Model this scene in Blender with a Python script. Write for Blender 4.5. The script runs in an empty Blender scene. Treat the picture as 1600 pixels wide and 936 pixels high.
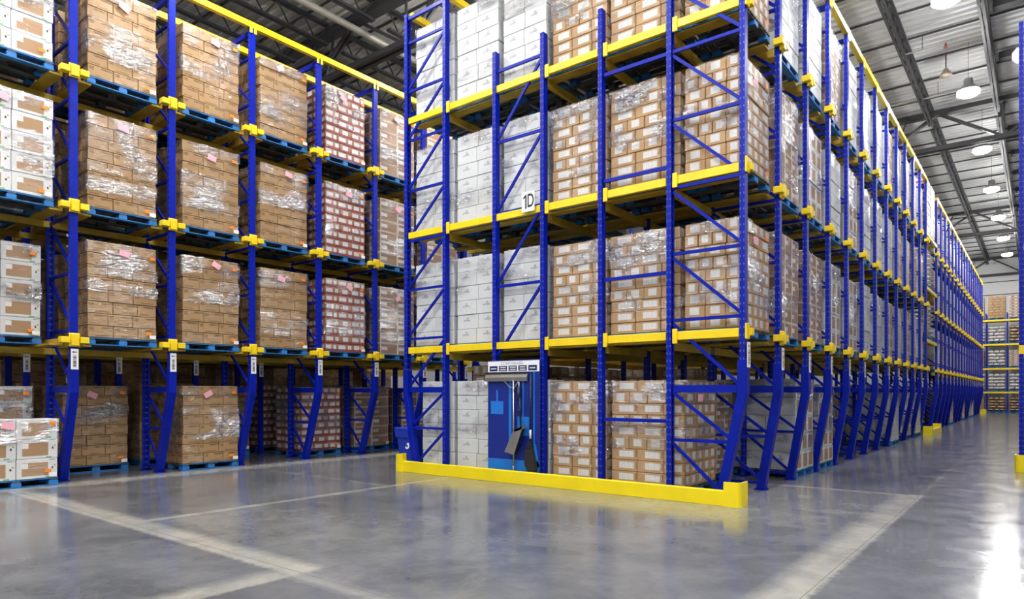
import bpy, bmesh, math, random
from mathutils import Vector, Matrix
random.seed(7)
R = math.radians
scene = bpy.context.scene
COL = scene.collection

# ------------------------------------------------------------------ materials
def nmat(name):
    m = bpy.data.materials.new(name); m.use_nodes = True
    nt = m.node_tree
    return m, nt, nt.nodes['Principled BSDF']

def lnk(nt, a, b): nt.links.new(a, b)

def val(nt, op, a, b=None, clamp=False):
    n = nt.nodes.new('ShaderNodeMath'); n.operation = op; n.use_clamp = clamp
    for i, v in enumerate((a, b)):
        if v is None: continue
        if isinstance(v, (int, float)): n.inputs[i].default_value = v
        else: lnk(nt, v, n.inputs[i])
    return n.outputs[0]

def mixc(nt, fac, a, b):
    n = nt.nodes.new('ShaderNodeMix'); n.data_type = 'RGBA'
    for sock, v in ((n.inputs[0], fac), (n.inputs[6], a), (n.inputs[7], b)):
        if isinstance(v, (int, float)): sock.default_value = v
        elif isinstance(v, tuple): sock.default_value = (*v, 1) if len(v) == 3 else v
        else: lnk(nt, v, sock)
    return n.outputs[2]

def sep(nt, vec):
    n = nt.nodes.new('ShaderNodeSeparateXYZ'); lnk(nt, vec, n.inputs[0]); return n.outputs

def noise(nt, vec, scale, detail=2.0, rough=0.5, dist=0.0):
    n = nt.nodes.new('ShaderNodeTexNoise')
    n.inputs['Scale'].default_value = scale; n.inputs['Detail'].default_value = detail
    n.inputs['Roughness'].default_value = rough; n.inputs['Distortion'].default_value = dist
    if vec is not None: lnk(nt, vec, n.inputs['Vector'])
    return n.outputs[0]

def maprange(nt, v, a, b, c=0.0, d=1.0):
    n = nt.nodes.new('ShaderNodeMapRange')
    lnk(nt, v, n.inputs[0])
    for i, x in enumerate((a, b, c, d)): n.inputs[i+1].default_value = x
    return n.outputs[0]

def scalevec(nt, vec, s):
    n = nt.nodes.new('ShaderNodeVectorMath'); n.operation = 'MULTIPLY'
    lnk(nt, vec, n.inputs[0]); n.inputs[1].default_value = s
    return n.outputs[0]

def inrect(nt, u, v, r):
    a = val(nt, 'GREATER_THAN', u, r[0]); b = val(nt, 'LESS_THAN', u, r[1])
    c = val(nt, 'GREATER_THAN', v, r[2]); d = val(nt, 'LESS_THAN', v, r[3])
    return val(nt, 'MULTIPLY', val(nt, 'MULTIPLY', a, b), val(nt, 'MULTIPLY', c, d))

def simple(name, col, rough=0.5, metal=0.0, var=0.06, scale=6.0, spec=0.5):
    m, nt, p = nmat(name)
    g = nt.nodes.new('ShaderNodeNewGeometry')
    n = noise(nt, g.outputs['Position'], scale, 4.0)
    f = maprange(nt, n, 0.3, 0.7)
    c0 = tuple(max(0, c*(1-var)) for c in col); c1 = tuple(min(1, c*(1+var)) for c in col)
    lnk(nt, mixc(nt, f, c0, c1), p.inputs['Base Color'])
    lnk(nt, maprange(nt, n, 0.3, 0.7, rough*0.85, min(1, rough*1.15)), p.inputs['Roughness'])
    p.inputs['Metallic'].default_value = metal
    p.inputs['Specular IOR Level'].default_value = spec
    return m

def film_coat(nt, p, amount, base_normal=False):
    """clinging stretch film: a clear coat with wrinkles"""
    g = nt.nodes.new('ShaderNodeNewGeometry'); pos = g.outputs['Position']
    st = scalevec(nt, pos, (1.0, 1.0, 3.0))
    n1 = noise(nt, st, 4.0, 3.5, 0.55, 0.9)
    n2 = noise(nt, pos, 1.3, 2.0)
    b = nt.nodes.new('ShaderNodeBump'); b.inputs['Strength'].default_value = 1.0; b.inputs['Distance'].default_value = 0.13
    lnk(nt, n1, b.inputs['Height'])
    lnk(nt, b.outputs[0], p.inputs['Coat Normal'])
    lnk(nt, maprange(nt, n2, 0.42, 0.60, amount*0.12, min(1.0, amount*1.5)), p.inputs['Coat Weight'])
    p.inputs['Coat Roughness'].default_value = 0.2
    p.inputs['Coat IOR'].default_value = 2.0

def carton_mat(name, base, feats=(), coat=0.6, var=0.10, rough=0.6):
    """feats: (rect, colour, texture) texture None | 'text' | 'lines' """
    m, nt, p = nmat(name)
    uvn = nt.nodes.new('ShaderNodeUVMap'); uv = uvn.outputs[0]
    s = sep(nt, uv); u, v = s[0], s[1]
    oi = nt.nodes.new('ShaderNodeObjectInfo'); rnd = oi.outputs['Random']
    g = nt.nodes.new('ShaderNodeNewGeometry'); pos = g.outputs['Position']
    n = noise(nt, pos, 3.0, 3.0)
    c0 = tuple(c*(1-var) for c in base); c1 = tuple(min(1, c*(1+var)) for c in base)
    col = mixc(nt, val(nt, 'MULTIPLY', val(nt, 'ADD', rnd, n), 0.5), c0, c1)
    for rect, c, tex in feats:
        k = inrect(nt, u, v, rect)
        if tex == 'text':
            tn = noise(nt, scalevec(nt, uv, (34.0, 16.0, 1.0)), 1.0, 1.0)
            k = val(nt, 'MULTIPLY', k, val(nt, 'GREATER_THAN', tn, 0.46))
        elif tex == 'lines':
            tn = noise(nt, scalevec(nt, uv, (22.0, 26.0, 1.0)), 1.0, 0.0)
            k2 = val(nt, 'MULTIPLY', k, maprange(nt, tn, 0.50, 0.56, 0.0, 0.55))
            col = mixc(nt, k, col, c)
            col = mixc(nt, k2, col, (0.28, 0.27, 0.28)); continue
        elif tex == 'dot':
            cx, cy = (rect[0]+rect[1])/2, (rect[2]+rect[3])/2
            du = val(nt, 'DIVIDE', val(nt, 'SUBTRACT', u, cx), (rect[1]-rect[0])/2)
            dv = val(nt, 'DIVIDE', val(nt, 'SUBTRACT', v, cy), (rect[3]-rect[2])/2)
            rr = val(nt, 'ADD', val(nt, 'MULTIPLY', du, du), val(nt, 'MULTIPLY', dv, dv))
            k = val(nt, 'LESS_THAN', rr, 1.0)
        col = mixc(nt, k, col, c)
    lnk(nt, col, p.inputs['Base Color'])
    p.inputs['Roughness'].default_value = rough
    p.inputs['Specular IOR Level'].default_value = 0.3
    if coat > 0: film_coat(nt, p, coat)
    return m

KRAFT = (0.345, 0.212, 0.098)
KRAFT_F = (0.40, 0.25, 0.125)
WHITE = (0.74, 0.75, 0.76)
DARK = (0.06, 0.035, 0.02)
M = {}
# A : plain kraft cartons with dark print
M['A_l'] = carton_mat('kraft_carton_long', KRAFT, [((.52, .97, .74, .90), (.10, .055, .025), 'text'), ((.05, .24, .58, .86), (.16, .09, .04), 'text'), ((.30, .85, .10, .22), (.15, .085, .035), 'text'), ((0, 1, 0, .03), (.12, .07, .03), None)], .55)
M['A_s'] = carton_mat('kraft_carton_short', KRAFT, [((.3, .95, .74, .90), (.10, .055, .025), 'text'), ((.1, .6, .12, .24), (.16, .09, .04), 'text'), ((0, 1, 0, .03), (.12, .07, .03), None)], .55)
# B : cartons with red bands and white labels
RED = (0.26, 0.055, 0.055)
M['B_l'] = carton_mat('red_band_carton_long', (0.33, 0.18, 0.12), [((0, 1, 0, .34), RED, None), ((.08, .52, .30, .78), (.72, .70, .72), 'lines'), ((.68, .90, .30, .78), (.72, .70, .72), 'lines')], .8)
M['B_s'] = carton_mat('red_band_carton_short', (0.33, 0.18, 0.12), [((0, 1, 0, .34), RED, None), ((.25, .72, .28, .80), (.72, .70, .72), 'lines')], .8)
# C : brown panels with pale tape edges
PALE = (.62, .57, .52)
M['C_l'] = carton_mat('taped_carton_long', (0.29, 0.18, 0.115), [((0, .045, 0, 1), PALE, None), ((.955, 1, 0, 1), PALE, None), ((0, 1, 0, .06), PALE, None), ((0, 1, .92, 1), PALE, None), ((.06, .40, .36, .66), (.70, .68, .68), 'lines')], .85)
M['C_s'] = carton_mat('taped_carton_short', (0.29, 0.18, 0.115), [((0, .06, 0, 1), PALE, None), ((.94, 1, 0, 1), PALE, None), ((0, 1, 0, .06), PALE, None), ((0, 1, .92, 1), PALE, None), ((.2, .7, .36, .66), (.70, .68, .68), 'lines')], .85)
# D : white boxes with kraft windows ; sides white
M['D_l'] = carton_mat('windowed_box_front', (.62, .62, .62), [((.13, .76, .14, .80), (.36, .22, .115), None), ((.13, .28, .52, .78), (.72, .70, .68), None), ((.845, .895, .45, .58), (.05, .04, .04), 'dot'), ((.90, .95, .58, .68), (.40, .30, .12), 'dot'), ((.80, .95, .90, .95), (.10, .13, .3), 'text'), ((.70, .84, .03, .09), (.1, .42, .14), None)], .5, .04)
M['D_s'] = carton_mat('windowed_box_narrow', (.62, .62, .62), [((.16, .84, .12, .84), (.36, .22, .115), None), ((.3, .7, .9, .95), (.1, .13, .3), 'text')], .55, .04)
# E : plain white cartons with a small grey mark
EM = [((.30, .62, .52, .64), (.28, .28, .32), 'text'), ((.44, .54, .62, .80), (.30, .30, .34), 'text'), ((0, 1, 0, .022), (.5, .5, .52), None), ((0, .012, 0, 1), (.5, .5, .52), None)]
M['E_l'] = carton_mat('white_carton', (.57, .59, .60), EM, .6, .05)
M['E_s'] = M['E_l']
# F : kraft cartons with white paper labels
M['F_l'] = carton_mat('labelled_carton_long', KRAFT_F, [((.30, .86, .26, .82), (.66, .66, .66), 'lines'), ((.93, .97, .3, .9), (.17, .11, .06), None)], .6)
M['F_s'] = carton_mat('labelled_carton_short', KRAFT_F, [((.26, .72, .24, .86), (.66, .66, .66), 'lines')], .6)
# G : sacks
M['G_l'] = carton_mat('white_sack_film', (.74, .73, .72), [((.25, .75, .3, .7), (.45, .40, .36), 'text')], .8, .05)
M['H_l'] = carton_mat('brown_sack', (.42, .28, .16), [((.3, .7, .3, .7), (.6, .55, .5), 'text')], .5)
M['J_l'] = carton_mat('green_print_carton', (.70, .71, .68), [((.1, .5, .2, .8), (.16, .34, .2), 'text'), ((.6, .9, .2, .7), (.4, .26, .14), None)], .8)

BLUE = (0.001, 0.011, 0.31)
def upright_mat():
    m, nt, p = nmat('blue_rack_paint')
    tc = nt.nodes.new('ShaderNodeTexCoord'); s = sep(nt, tc.outputs['Object'])
    zf = val(nt, 'FRACT', val(nt, 'MULTIPLY', s[2], 10.0))
    d = val(nt, 'ABSOLUTE', val(nt, 'SUBTRACT', zf, 0.5))
    hz = val(nt, 'LESS_THAN', d, 0.13)
    def near(axis, c): return val(nt, 'LESS_THAN', val(nt, 'ABSOLUTE', val(nt, 'SUBTRACT', val(nt, 'ABSOLUTE', s[axis]), c)), 0.007)
    hx = near(0, 0.022)
    k = val(nt, 'MULTIPLY', hz, hx)
    g = nt.nodes.new('ShaderNodeNewGeometry')
    n = noise(nt, g.outputs['Position'], 5.0, 5.0, .6)
    col = mixc(nt, maprange(nt, n, .35, .7), tuple(c*.9 for c in BLUE), tuple(c*1.15 for c in BLUE))
    n2 = noise(nt, g.outputs['Position'], 22.0, 3.0, .6)
    col = mixc(nt, maprange(nt, n2, .68, .74, 0, .5), col, (.10, .13, .34))
    lnk(nt, mixc(nt, k, col, (.09, .12, .36)), p.inputs['Base Color'])
    p.inputs['Roughness'].default_value = 0.42
    p.inputs['Specular IOR Level'].default_value = 0.18
    return m
M['blue'] = upright_mat()
M['blue2'] = simple('blue_brace_paint', BLUE, .42, 0, .12, 5, .18)
M['yellow'] = simple('yellow_paint', (0.86, 0.62, 0.008), .42, 0, .08, 4)
M['yellow_shaded'] = simple('shaded_yellow_paint', (0.45, 0.30, 0.018), .55, 0, .2, 4)  # the yellow paint darkened, shade beneath the decks put into its colour
M['guardy'] = simple('guard_yellow', (0.90, 0.70, 0.004), .40, 0, .06, 3)
M['black'] = simple('black_plastic', (.012, .012, .014), .45)
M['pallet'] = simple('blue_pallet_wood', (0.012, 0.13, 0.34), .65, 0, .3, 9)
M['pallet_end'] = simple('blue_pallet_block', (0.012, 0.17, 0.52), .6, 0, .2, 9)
M['pallet_shaded'] = simple('shaded_pallet_boards', (0.055, 0.065, 0.062), .8, 0, .5, 7)  # shadow under the loads painted into the inner and underside boards
M['steel'] = simple('dark_roof_steel', (.055, .055, .062), .55, .2, .15, 3)
M['galv'] = simple('galvanised_pipe', (.42, .41, .37), .45, .3, .1, 3)
M['wall'] = simple('white_wall_panel', (.78, .79, .79), .6, 0, .03, .5)
M['pink'] = simple('pink_paper', (.86, .42, .50), .6)
M['orange'] = simple('orange_sticker', (.90, .24, .012), .5)
M['white'] = simple('white_paper', (.82, .82, .84), .55, 0, .02)
M['navy'] = simple('navy_print', (.008, .02, .11), .45)
M['ink'] = simple('black_ink', (.015, .015, .018), .5)
M['boardblue'] = simple('board_blue', (.004, .018, .22), .4, 0, .1, 3)
M['boardlight'] = simple('board_light_blue', (.01, .17, .62), .42, 0, .05)
M['grey'] = simple('grey_metal', (.30, .29, .28), .38, .6, .1)
M['chrome'] = simple('brushed_steel_pole', (.55, .54, .52), .3, .8, .05)
M['bin'] = simple('blue_bin_plastic', (.008, .035, .42), .35, 0, .06)
M['bristle'] = simple('black_bristles', (.018, .012, .012), .8, 0, .4, 60)
M['beige'] = simple('beige_horn', (.42, .36, .27), .5)
M['lamp_shell'] = simple('lamp_housing', (.45, .45, .46), .4, .4)

def film_mat():
    m = bpy.data.materials.new('stretch_film'); m.use_nodes = True
    nt = m.node_tree; nt.nodes.clear()
    out = nt.nodes.new('ShaderNodeOutputMaterial'); mx = nt.nodes.new('ShaderNodeMixShader')
    tr = nt.nodes.new('ShaderNodeBsdfTransparent'); gl = nt.nodes.new('ShaderNodeBsdfGlossy')
    g = nt.nodes.new('ShaderNodeNewGeometry'); pos = g.outputs['Position']
    n1 = noise(nt, scalevec(nt, pos, (1.0, 1.0, 3.5)), 5.0, 3.0, .55, 1.0)
    b = nt.nodes.new('ShaderNodeBump'); b.inputs['Strength'].default_value = 1.0; b.inputs['Distance'].default_value = .12
    lnk(nt, n1, b.inputs['Height']); lnk(nt, b.outputs[0], gl.inputs['Normal'])
    gl.inputs['Color'].default_value = (.95, .95, .97, 1); gl.inputs['Roughness'].default_value = .2
    n2 = noise(nt, pos, 2.2, 2.0)
    lnk(nt, maprange(nt, n2, .44, .62, .015, .46), mx.inputs[0])
    lnk(nt, tr.outputs[0], mx.inputs[1]); lnk(nt, gl.outputs[0], mx.inputs[2]); lnk(nt, mx.outputs[0], out.inputs[0])
    return m
M['film'] = film_mat()

def lamp_mat(strength):
    m, nt, p = nmat('lamp_lens')
    p.inputs['Base Color'].default_value = (.9, .9, .9, 1)
    p.inputs['Emission Color'].default_value = (1.0, .985, .96, 1)
    p.inputs['Emission Strength'].default_value = strength
    return m
M['lens'] = lamp_mat(330.0)

# ------------------------------------------------------------------ mesh helpers
class MB:
    def __init__(s): s.v = []; s.f = []; s.mi = []
    def quad(s, idx, mi=0): s.f.append(idx); s.mi.append(mi)
    def box(s, x0, x1, y0, y1, z0, z1, mi=0):
        b = len(s.v)
        s.v += [(x0,y0,z0),(x1,y0,z0),(x1,y1,z0),(x0,y1,z0),(x0,y0,z1),(x1,y0,z1),(x1,y1,z1),(x0,y1,z1)]
        for q in ((0,3,2,1),(4,5,6,7),(0,1,5,4),(1,2,6,5),(2,3,7,6),(3,0,4,7)): s.quad(tuple(b+i for i in q), mi)
        return s
    def bar(s, p, q, w, h, up=(0,0,1), mi=0):
        """rectangular bar from p to q: w across, h along up"""
        p, q = Vector(p), Vector(q); d = (q-p).normalized(); up = Vector(up)
        if abs(d.dot(up)) > .98: up = Vector((0,1,0))
        a = d.cross(up).normalized(); c = a.cross(d).normalized()
        b = len(s.v)
        for e in (p, q):
            for i, j in ((-1,-1),(1,-1),(1,1),(-1,1)): s.v.append(tuple(e + a*(i*w/2) + c*(j*h/2)))
        for f in ((0,1,2,3),(7,6,5,4),(0,4,5,1),(1,5,6,2),(2,6,7,3),(3,7,4,0)): s.quad(tuple(b+i for i in f), mi)
        return s
    def prism(s, poly, axis, a0, a1, mi=0):
        """poly in the two remaining axes (in x,y,z order) extruded along axis"""
        b = len(s.v); n = len(poly)
        for a in (a0, a1):
            for (u, w) in poly:
                s.v.append({'x': (a,u,w), 'y': (u,a,w), 'z': (u,w,a)}[axis])
        s.quad(tuple(b+i for i in range(n))[::-1], mi); s.quad(tuple(b+n+i for i in range(n)), mi)
        for i in range(n): s.quad((b+i, b+(i+1)%n, b+n+(i+1)%n, b+n+i), mi)
        return s
    def tube(s, p, q, r, n=10, r2=None, mi=0, caps=True):
        p, q = Vector(p), Vector(q); d = (q-p).normalized(); r2 = r if r2 is None else r2
        up = Vector((0,0,1)) if abs(d.z) < .95 else Vector((1,0,0))
        a = d.cross(up).normalized(); c = d.cross(a); b = len(s.v)
        for e, rr in ((p, r), (q, r2)):
            for i in range(n):
                t = 2*math.pi*i/n; s.v.append(tuple(e + a*(rr*math.cos(t)) + c*(rr*math.sin(t))))
        for i in range(n): s.quad((b+i, b+(i+1)%n, b+n+(i+1)%n, b+n+i), mi)
        if caps:
            s.quad(tuple(b+i for i in range(n))[::-1], mi); s.quad(tuple(b+n+i for i in range(n)), mi)
        return s
    def lathe(s, prof, c=(0,0,0), n=20, mi=0):
        b = len(s.v)
        for (r, z) in prof:
            for i in range(n):
                t = 2*math.pi*i/n; s.v.append((c[0]+r*math.cos(t), c[1]+r*math.sin(t), c[2]+z))
        for k in range(len(prof)-1):
            for i in range(n):
                s.quad((b+k*n+i, b+k*n+(i+1)%n, b+(k+1)*n+(i+1)%n, b+(k+1)*n+i), mi)
        s.quad(tuple(b+i for i in range(n))[::-1], mi); s.quad(tuple(b+(len(prof)-1)*n+i for i in range(n)), mi)
        return s
    def mesh(s, name, mats, bevel=0.0, smooth=False):
        me = bpy.data.meshes.new(name); me.from_pydata(s.v, [], s.f)
        for m in (mats if isinstance(mats, (list, tuple)) else [mats]): me.materials.append(m)
        me.polygons.foreach_set('material_index', s.mi)
        bm = bmesh.new(); bm.from_mesh(me)
        bmesh.ops.recalc_face_normals(bm, faces=bm.faces)
        if bevel: bmesh.ops.bevel(bm, geom=bm.edges[:], offset=bevel, segments=1, affect='EDGES', clamp_overlap=True)
        if smooth:
            for f in bm.faces: f.smooth = True
        bm.to_mesh(me); bm.free()
        return me

def link(name, data, parent=None, loc=(0,0,0), rz=0.0, label=None):
    o = bpy.data.objects.new(name, data); COL.objects.link(o)
    o.location = loc
    if rz: o.rotation_euler = (0, 0, rz)
    if parent is not None: o.parent = parent
    if label: o['label'] = label
    return o
def thing(name, label, cat, loc=(0,0,0), rz=0.0, group=None, data=None):
    o = link(name, data, None, loc, rz); o['label'] = label; o['category'] = cat
    if group: o['group'] = group
    return o
def struct(name, data, label=None, cat=None):
    o = link(name, data); o['kind'] = 'structure'
    o['label'] = label or name.replace('_', ' '); o['category'] = cat or name.split('_')[0]
    return o
def stuff(o): o['kind'] = 'stuff'; return o
ORD = ['first','second','third','fourth','fifth','sixth','seventh','eighth','ninth','tenth','eleventh','twelfth','thirteenth','fourteenth','fifteenth','sixteenth','seventeenth','eighteenth','nineteenth','twentieth']

# ------------------------------------------------------------------ dimensions
CAMZ = 1.424
HC = 11.5                                    # ceiling
LEV_C = [2.20, 4.31, 6.42]; TOP = 8.42       # centre rack beam levels / tie
LEV_L = [2.24, 4.33, 6.43]; TOPL = 8.44
XL = -11.85                                  # aisle face of the left rack
XR, XW = -2.96, -9.17                        # aisle faces of the centre rack
D0 = 8.5; PC = 1.437                         # first frame line and bay pitch, centre rack
YC = [D0 + PC*k for k in range(13)]
YL = [2.44 + 1.508*k for k in range(10)]
YF = [28.6 + 1.437*k for k in range(18)]     # far rack

# ------------------------------------------------------------------ floor
def softrect(nt, u, v, r, e):
    """soft edged rectangle; e = fade widths (left, right, bottom, top)"""
    out = None
    for sock, a, w, up in ((u, r[0], e[0], 1), (u, r[1], e[1], 0), (v, r[2], e[2], 1), (v, r[3], e[3], 0)):
        k = maprange(nt, sock, a-w, a+w, 0.0, 1.0) if up else maprange(nt, sock, a-w, a+w, 1.0, 0.0)
        out = k if out is None else val(nt, 'MULTIPLY', out, k)
    return out
def floor_mat():
    m, nt, p = nmat('polished_concrete')
    g = nt.nodes.new('ShaderNodeNewGeometry'); pos = g.outputs['Position']
    wob = noise(nt, pos, 3.0, 4.0, .65)
    s = sep(nt, pos)
    dx = maprange(nt, wob, 0, 1, -.09, .09)
    x = val(nt, 'ADD', s[0], dx); y = val(nt, 'ADD', s[1], dx)
    n1 = noise(nt, pos, .55, 6.0, .62, .5); n2 = noise(nt, pos, 2.6, 8.0, .7, .4); n3 = noise(nt, pos, 14.0, 4.0, .7)
    base = mixc(nt, maprange(nt, n1, .32, .68), (.078, .084, .098), (.185, .192, .208))
    base = mixc(nt, maprange(nt, n2, .44, .74, 0, .5), base, (.25, .25, .255))
    base = mixc(nt, maprange(nt, n3, .5, .75, 0, .22), base, (.10, .105, .125))
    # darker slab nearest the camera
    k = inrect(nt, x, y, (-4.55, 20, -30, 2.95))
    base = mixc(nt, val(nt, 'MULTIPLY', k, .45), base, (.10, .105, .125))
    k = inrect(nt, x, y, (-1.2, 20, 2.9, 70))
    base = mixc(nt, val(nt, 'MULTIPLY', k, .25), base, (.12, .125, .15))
    fade = maprange(nt, n2, .34, .62, .55, 1.0)
    dx2 = maprange(nt, n3, 0, 1, -.05, .05)
    x2 = val(nt, 'ADD', s[0], dx2); y2 = val(nt, 'ADD', s[1], dx2)
    t_ = .025
    for r, e, st in (((-40, -4.55, 3.02, 3.30), (.1, .05, t_, .07), 1.0), ((-4.6, -1.3, 3.0, 3.12), (.05, .05, t_, .08), .45), ((-7.82, -7.69, 3.1, 8.2), (t_, t_, .05, .2), .9),
                     ((-1.56, -1.26, -20, 10.72), (.09, t_, .1, .03), 1.0), ((-3.25, -1.28, 10.52, 10.72), (.15, t_, .08, t_), .8), ((-12.1, -11.5, 2.0, 60), (.08, .1, .2, .2), .8),
                     ((-4.80, -4.54, -20, 3.02), (.1, t_, .05, .05), .8), ((-11.0, -7.8, 6.78, 6.86), (.1, .1, t_, t_), .5), ((-1.32, -1.28, 10.7, 60), (.015, .015, .1, .1), .5),
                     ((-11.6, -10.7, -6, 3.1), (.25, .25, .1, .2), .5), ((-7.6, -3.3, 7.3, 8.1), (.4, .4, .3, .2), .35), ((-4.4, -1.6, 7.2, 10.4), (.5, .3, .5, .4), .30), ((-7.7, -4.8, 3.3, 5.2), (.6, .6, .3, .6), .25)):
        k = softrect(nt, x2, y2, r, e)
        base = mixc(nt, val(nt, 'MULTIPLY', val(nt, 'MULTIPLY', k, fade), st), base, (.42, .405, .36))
    # saw-cut joints
    for r in ((-7.757, -7.743, -20, 60), (-1.305, -1.295, -20, 60), (-40, 20, 3.105, 3.115), (-40, 20, 6.835, 6.845), (-40, 20, 10.66, 10.67), (-4.545, -4.535, -20, 9)):
        k = inrect(nt, s[0], s[1], r)
        base = mixc(nt, val(nt, 'MULTIPLY', k, .5), base, (.12, .115, .11))
    lnk(nt, base, p.inputs['Base Color'])
    rr = maprange(nt, n2, .3, .75, .11, .22)
    lnk(nt, rr, p.inputs['Roughness'])
    p.inputs['Specular IOR Level'].default_value = .5
    b = nt.nodes.new('ShaderNodeBump'); b.inputs['Strength'].default_value = .05; b.inputs['Distance'].default_value = .01
    lnk(nt, n1, b.inputs['Height']); lnk(nt, b.outputs[0], p.inputs['Normal'])
    return m
XMIN, XMAX, YMIN, YMAX = -26.0, 14.0, -14.0, 61.0
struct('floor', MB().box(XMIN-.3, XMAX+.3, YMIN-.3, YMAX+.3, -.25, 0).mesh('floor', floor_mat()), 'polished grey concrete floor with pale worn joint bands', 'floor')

# ceiling: ribbed steel deck, ribs along x
mb = MB(); y = YMIN-.3; P = .30
prof = []
while y < YMAX+.3:
    prof += [(y, HC), (y+.13, HC), (y+.16, HC+.06), (y+.27, HC+.06)]
    y += P
b = 0
for (yy, zz) in prof:
    mb.v.append((XMIN-.3, yy, zz)); mb.v.append((XMAX+.3, yy, zz))
for i in range(len(prof)-1): mb.quad((2*i, 2*i+1, 2*i+3, 2*i+2))
mb.box(XMIN-.3, XMAX+.3, YMIN-.3, YMAX+.3, HC+.08, HC+.2)
struct('ceiling', mb.mesh('ceiling', simple('deck_paint', (.70, .71, .72), .5, 0, .06, .8)), 'pale grey ribbed metal roof deck', 'ceiling')
struct('wall_back', MB().box(XMIN, XMAX, YMAX, YMAX+.25, 0, HC+.1).mesh('wall_back', M['wall']), 'white panel wall at the far end of the aisle', 'wall')
struct('wall_left', MB().box(XMIN-.25, XMIN, YMIN, YMAX, 0, HC+.1).mesh('wall_left', M['wall']), 'white side wall beyond the left rack', 'wall')
struct('wall_right', MB().box(XMAX, XMAX+.25, YMIN, YMAX, 0, HC+.1).mesh('wall_right', M['wall']), 'white side wall beyond the right rack', 'wall')
struct('wall_front', MB().box(XMIN, XMAX, YMIN-.25, YMIN, 0, HC+.1).mesh('wall_front', M['wall']), 'white wall behind the viewer', 'wall')
for i, z in enumerate((8.6, 9.55)):
    struct('trim_%d' % (i+1), MB().box(XMIN+.01, XMAX-.01, YMAX-.03, YMAX-.001, z, z+.06).mesh('trim', M['steel']), 'grey seam line across the far white wall', 'trim')

# ------------------------------------------------------------------ roof steel
GZ0, GZ1 = 10.05, 11.35
def girder_parts(root):
    x0, x1 = XMIN+.05, XMAX-.05
    mb = MB()
    for s in (-1, 1): mb.box(x0, x1, s*.10-.055, s*.10+.055, GZ0-.06, GZ0+.08)
    link('bottom_chord', mb.mesh('girder_bottom_chord', M['steel']), root)
    mb = MB()
    mb.box(x0, x1, -.17, .17, GZ1-.12, GZ1+.04)
    link('top_chord', mb.mesh('girder_top_chord', M['steel']), root)
    mb = MB(); step = 3.8; x = x0+.3; k = 0
    while x + step < x1:
        for s in (-.06, .06):
            mb.bar((x, s, GZ1-.05), (x+step/2, s, GZ0), .06, .08)
            mb.bar((x+step/2, s, GZ0), (x+step, s, GZ1-.05), .06, .08)
        mb.bar((x+step/2, 0, GZ0), (x+step/2, 0, GZ1-.05), .05, .05)
        mb.bar((x+step/2+.5, 0, GZ0), (x+step/2+.95, 0, GZ1-.05), .05, .05)
        x += step
    link('web', mb.mesh('girder_web', M['steel']), root)
GY = [-5.0, 11.4, 28.0, 44.5, 60.6]
gl = ['dark roof girder behind the viewer', 'deep dark roof girder crossing above the left aisle, seen between the two racks', 'deep dark roof girder crossing above the nearest lamps of the long aisle', 'deep dark roof girder crossing halfway down the long aisle', 'dark roof girder against the far end wall']
g0 = None
for gy, lb in zip(GY, gl):
    if gy < 0: continue
    g = thing('roof_girder', lb, 'roof girder', (0, gy, 0), 0, 'deep roof girders')
    if g0 is None: girder_parts(g); g0 = g
    else:
        for ch in g0.children:
            c = ch.copy(); COL.objects.link(c); c.parent = g
# bar joists along y between girders
def joist_meshes(L):
    z0, z1 = 10.86, 11.40
    a = MB(); a.box(-.075, -.015, 0, L, z0-.03, z0+.03).box(.015, .075, 0, L, z0-.03, z0+.03)
    t = MB(); t.box(-.085, -.015, 0, L, z1-.05, z1+.02).box(.015, .085, 0, L, z1-.05, z1+.02)
    w = MB(); n = int(L/.75); st = L/n
    for i in range(n):
        y = i*st
        w.bar((0, y, z1-.03), (0, y+st/2, z0), .03, .03); w.bar((0, y+st/2, z0), (0, y+st, z1-.03), .03, .03)
    return a.mesh('joist_bottom_chord', M['steel']), t.mesh('joist_top_chord', M['steel']), w.mesh('joist_web', M['steel'])
spans = [(GY[0], GY[1], 'before the girder over the left aisle'), (GY[1], GY[2], 'between the two nearest girders'), (GY[2], GY[3], 'beyond the girder over the nearest lamps'), (GY[3], GY[4], 'at the far end of the hall')]
XJ = [-24.3, -22.4, -20.5, -18.6, -16.7, -15.2, -13.3, -11.4, -8.6, -4.95, -3.03, -1.13, .85, 2.8, 4.7]
for si, (ya, yb, where) in enumerate(spans):
    L = yb-ya-.5
    ms = joist_meshes(L)
    for j, x in enumerate(XJ):
        if si >= 2 and x < -6: continue
        if si == 0 and x > -8: continue
        if si == 1 and x < -20: continue
        t = thing('roof_joist', 'dark roof joist %s, %s from left wall' % (where, ORD[j]), 'roof joist', (x, ya+.25, 0), 0, 'open web roof joists')
        for nm, me in zip(('bottom_chord', 'top_chord', 'web'), ms): link(nm, me, t)
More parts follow.
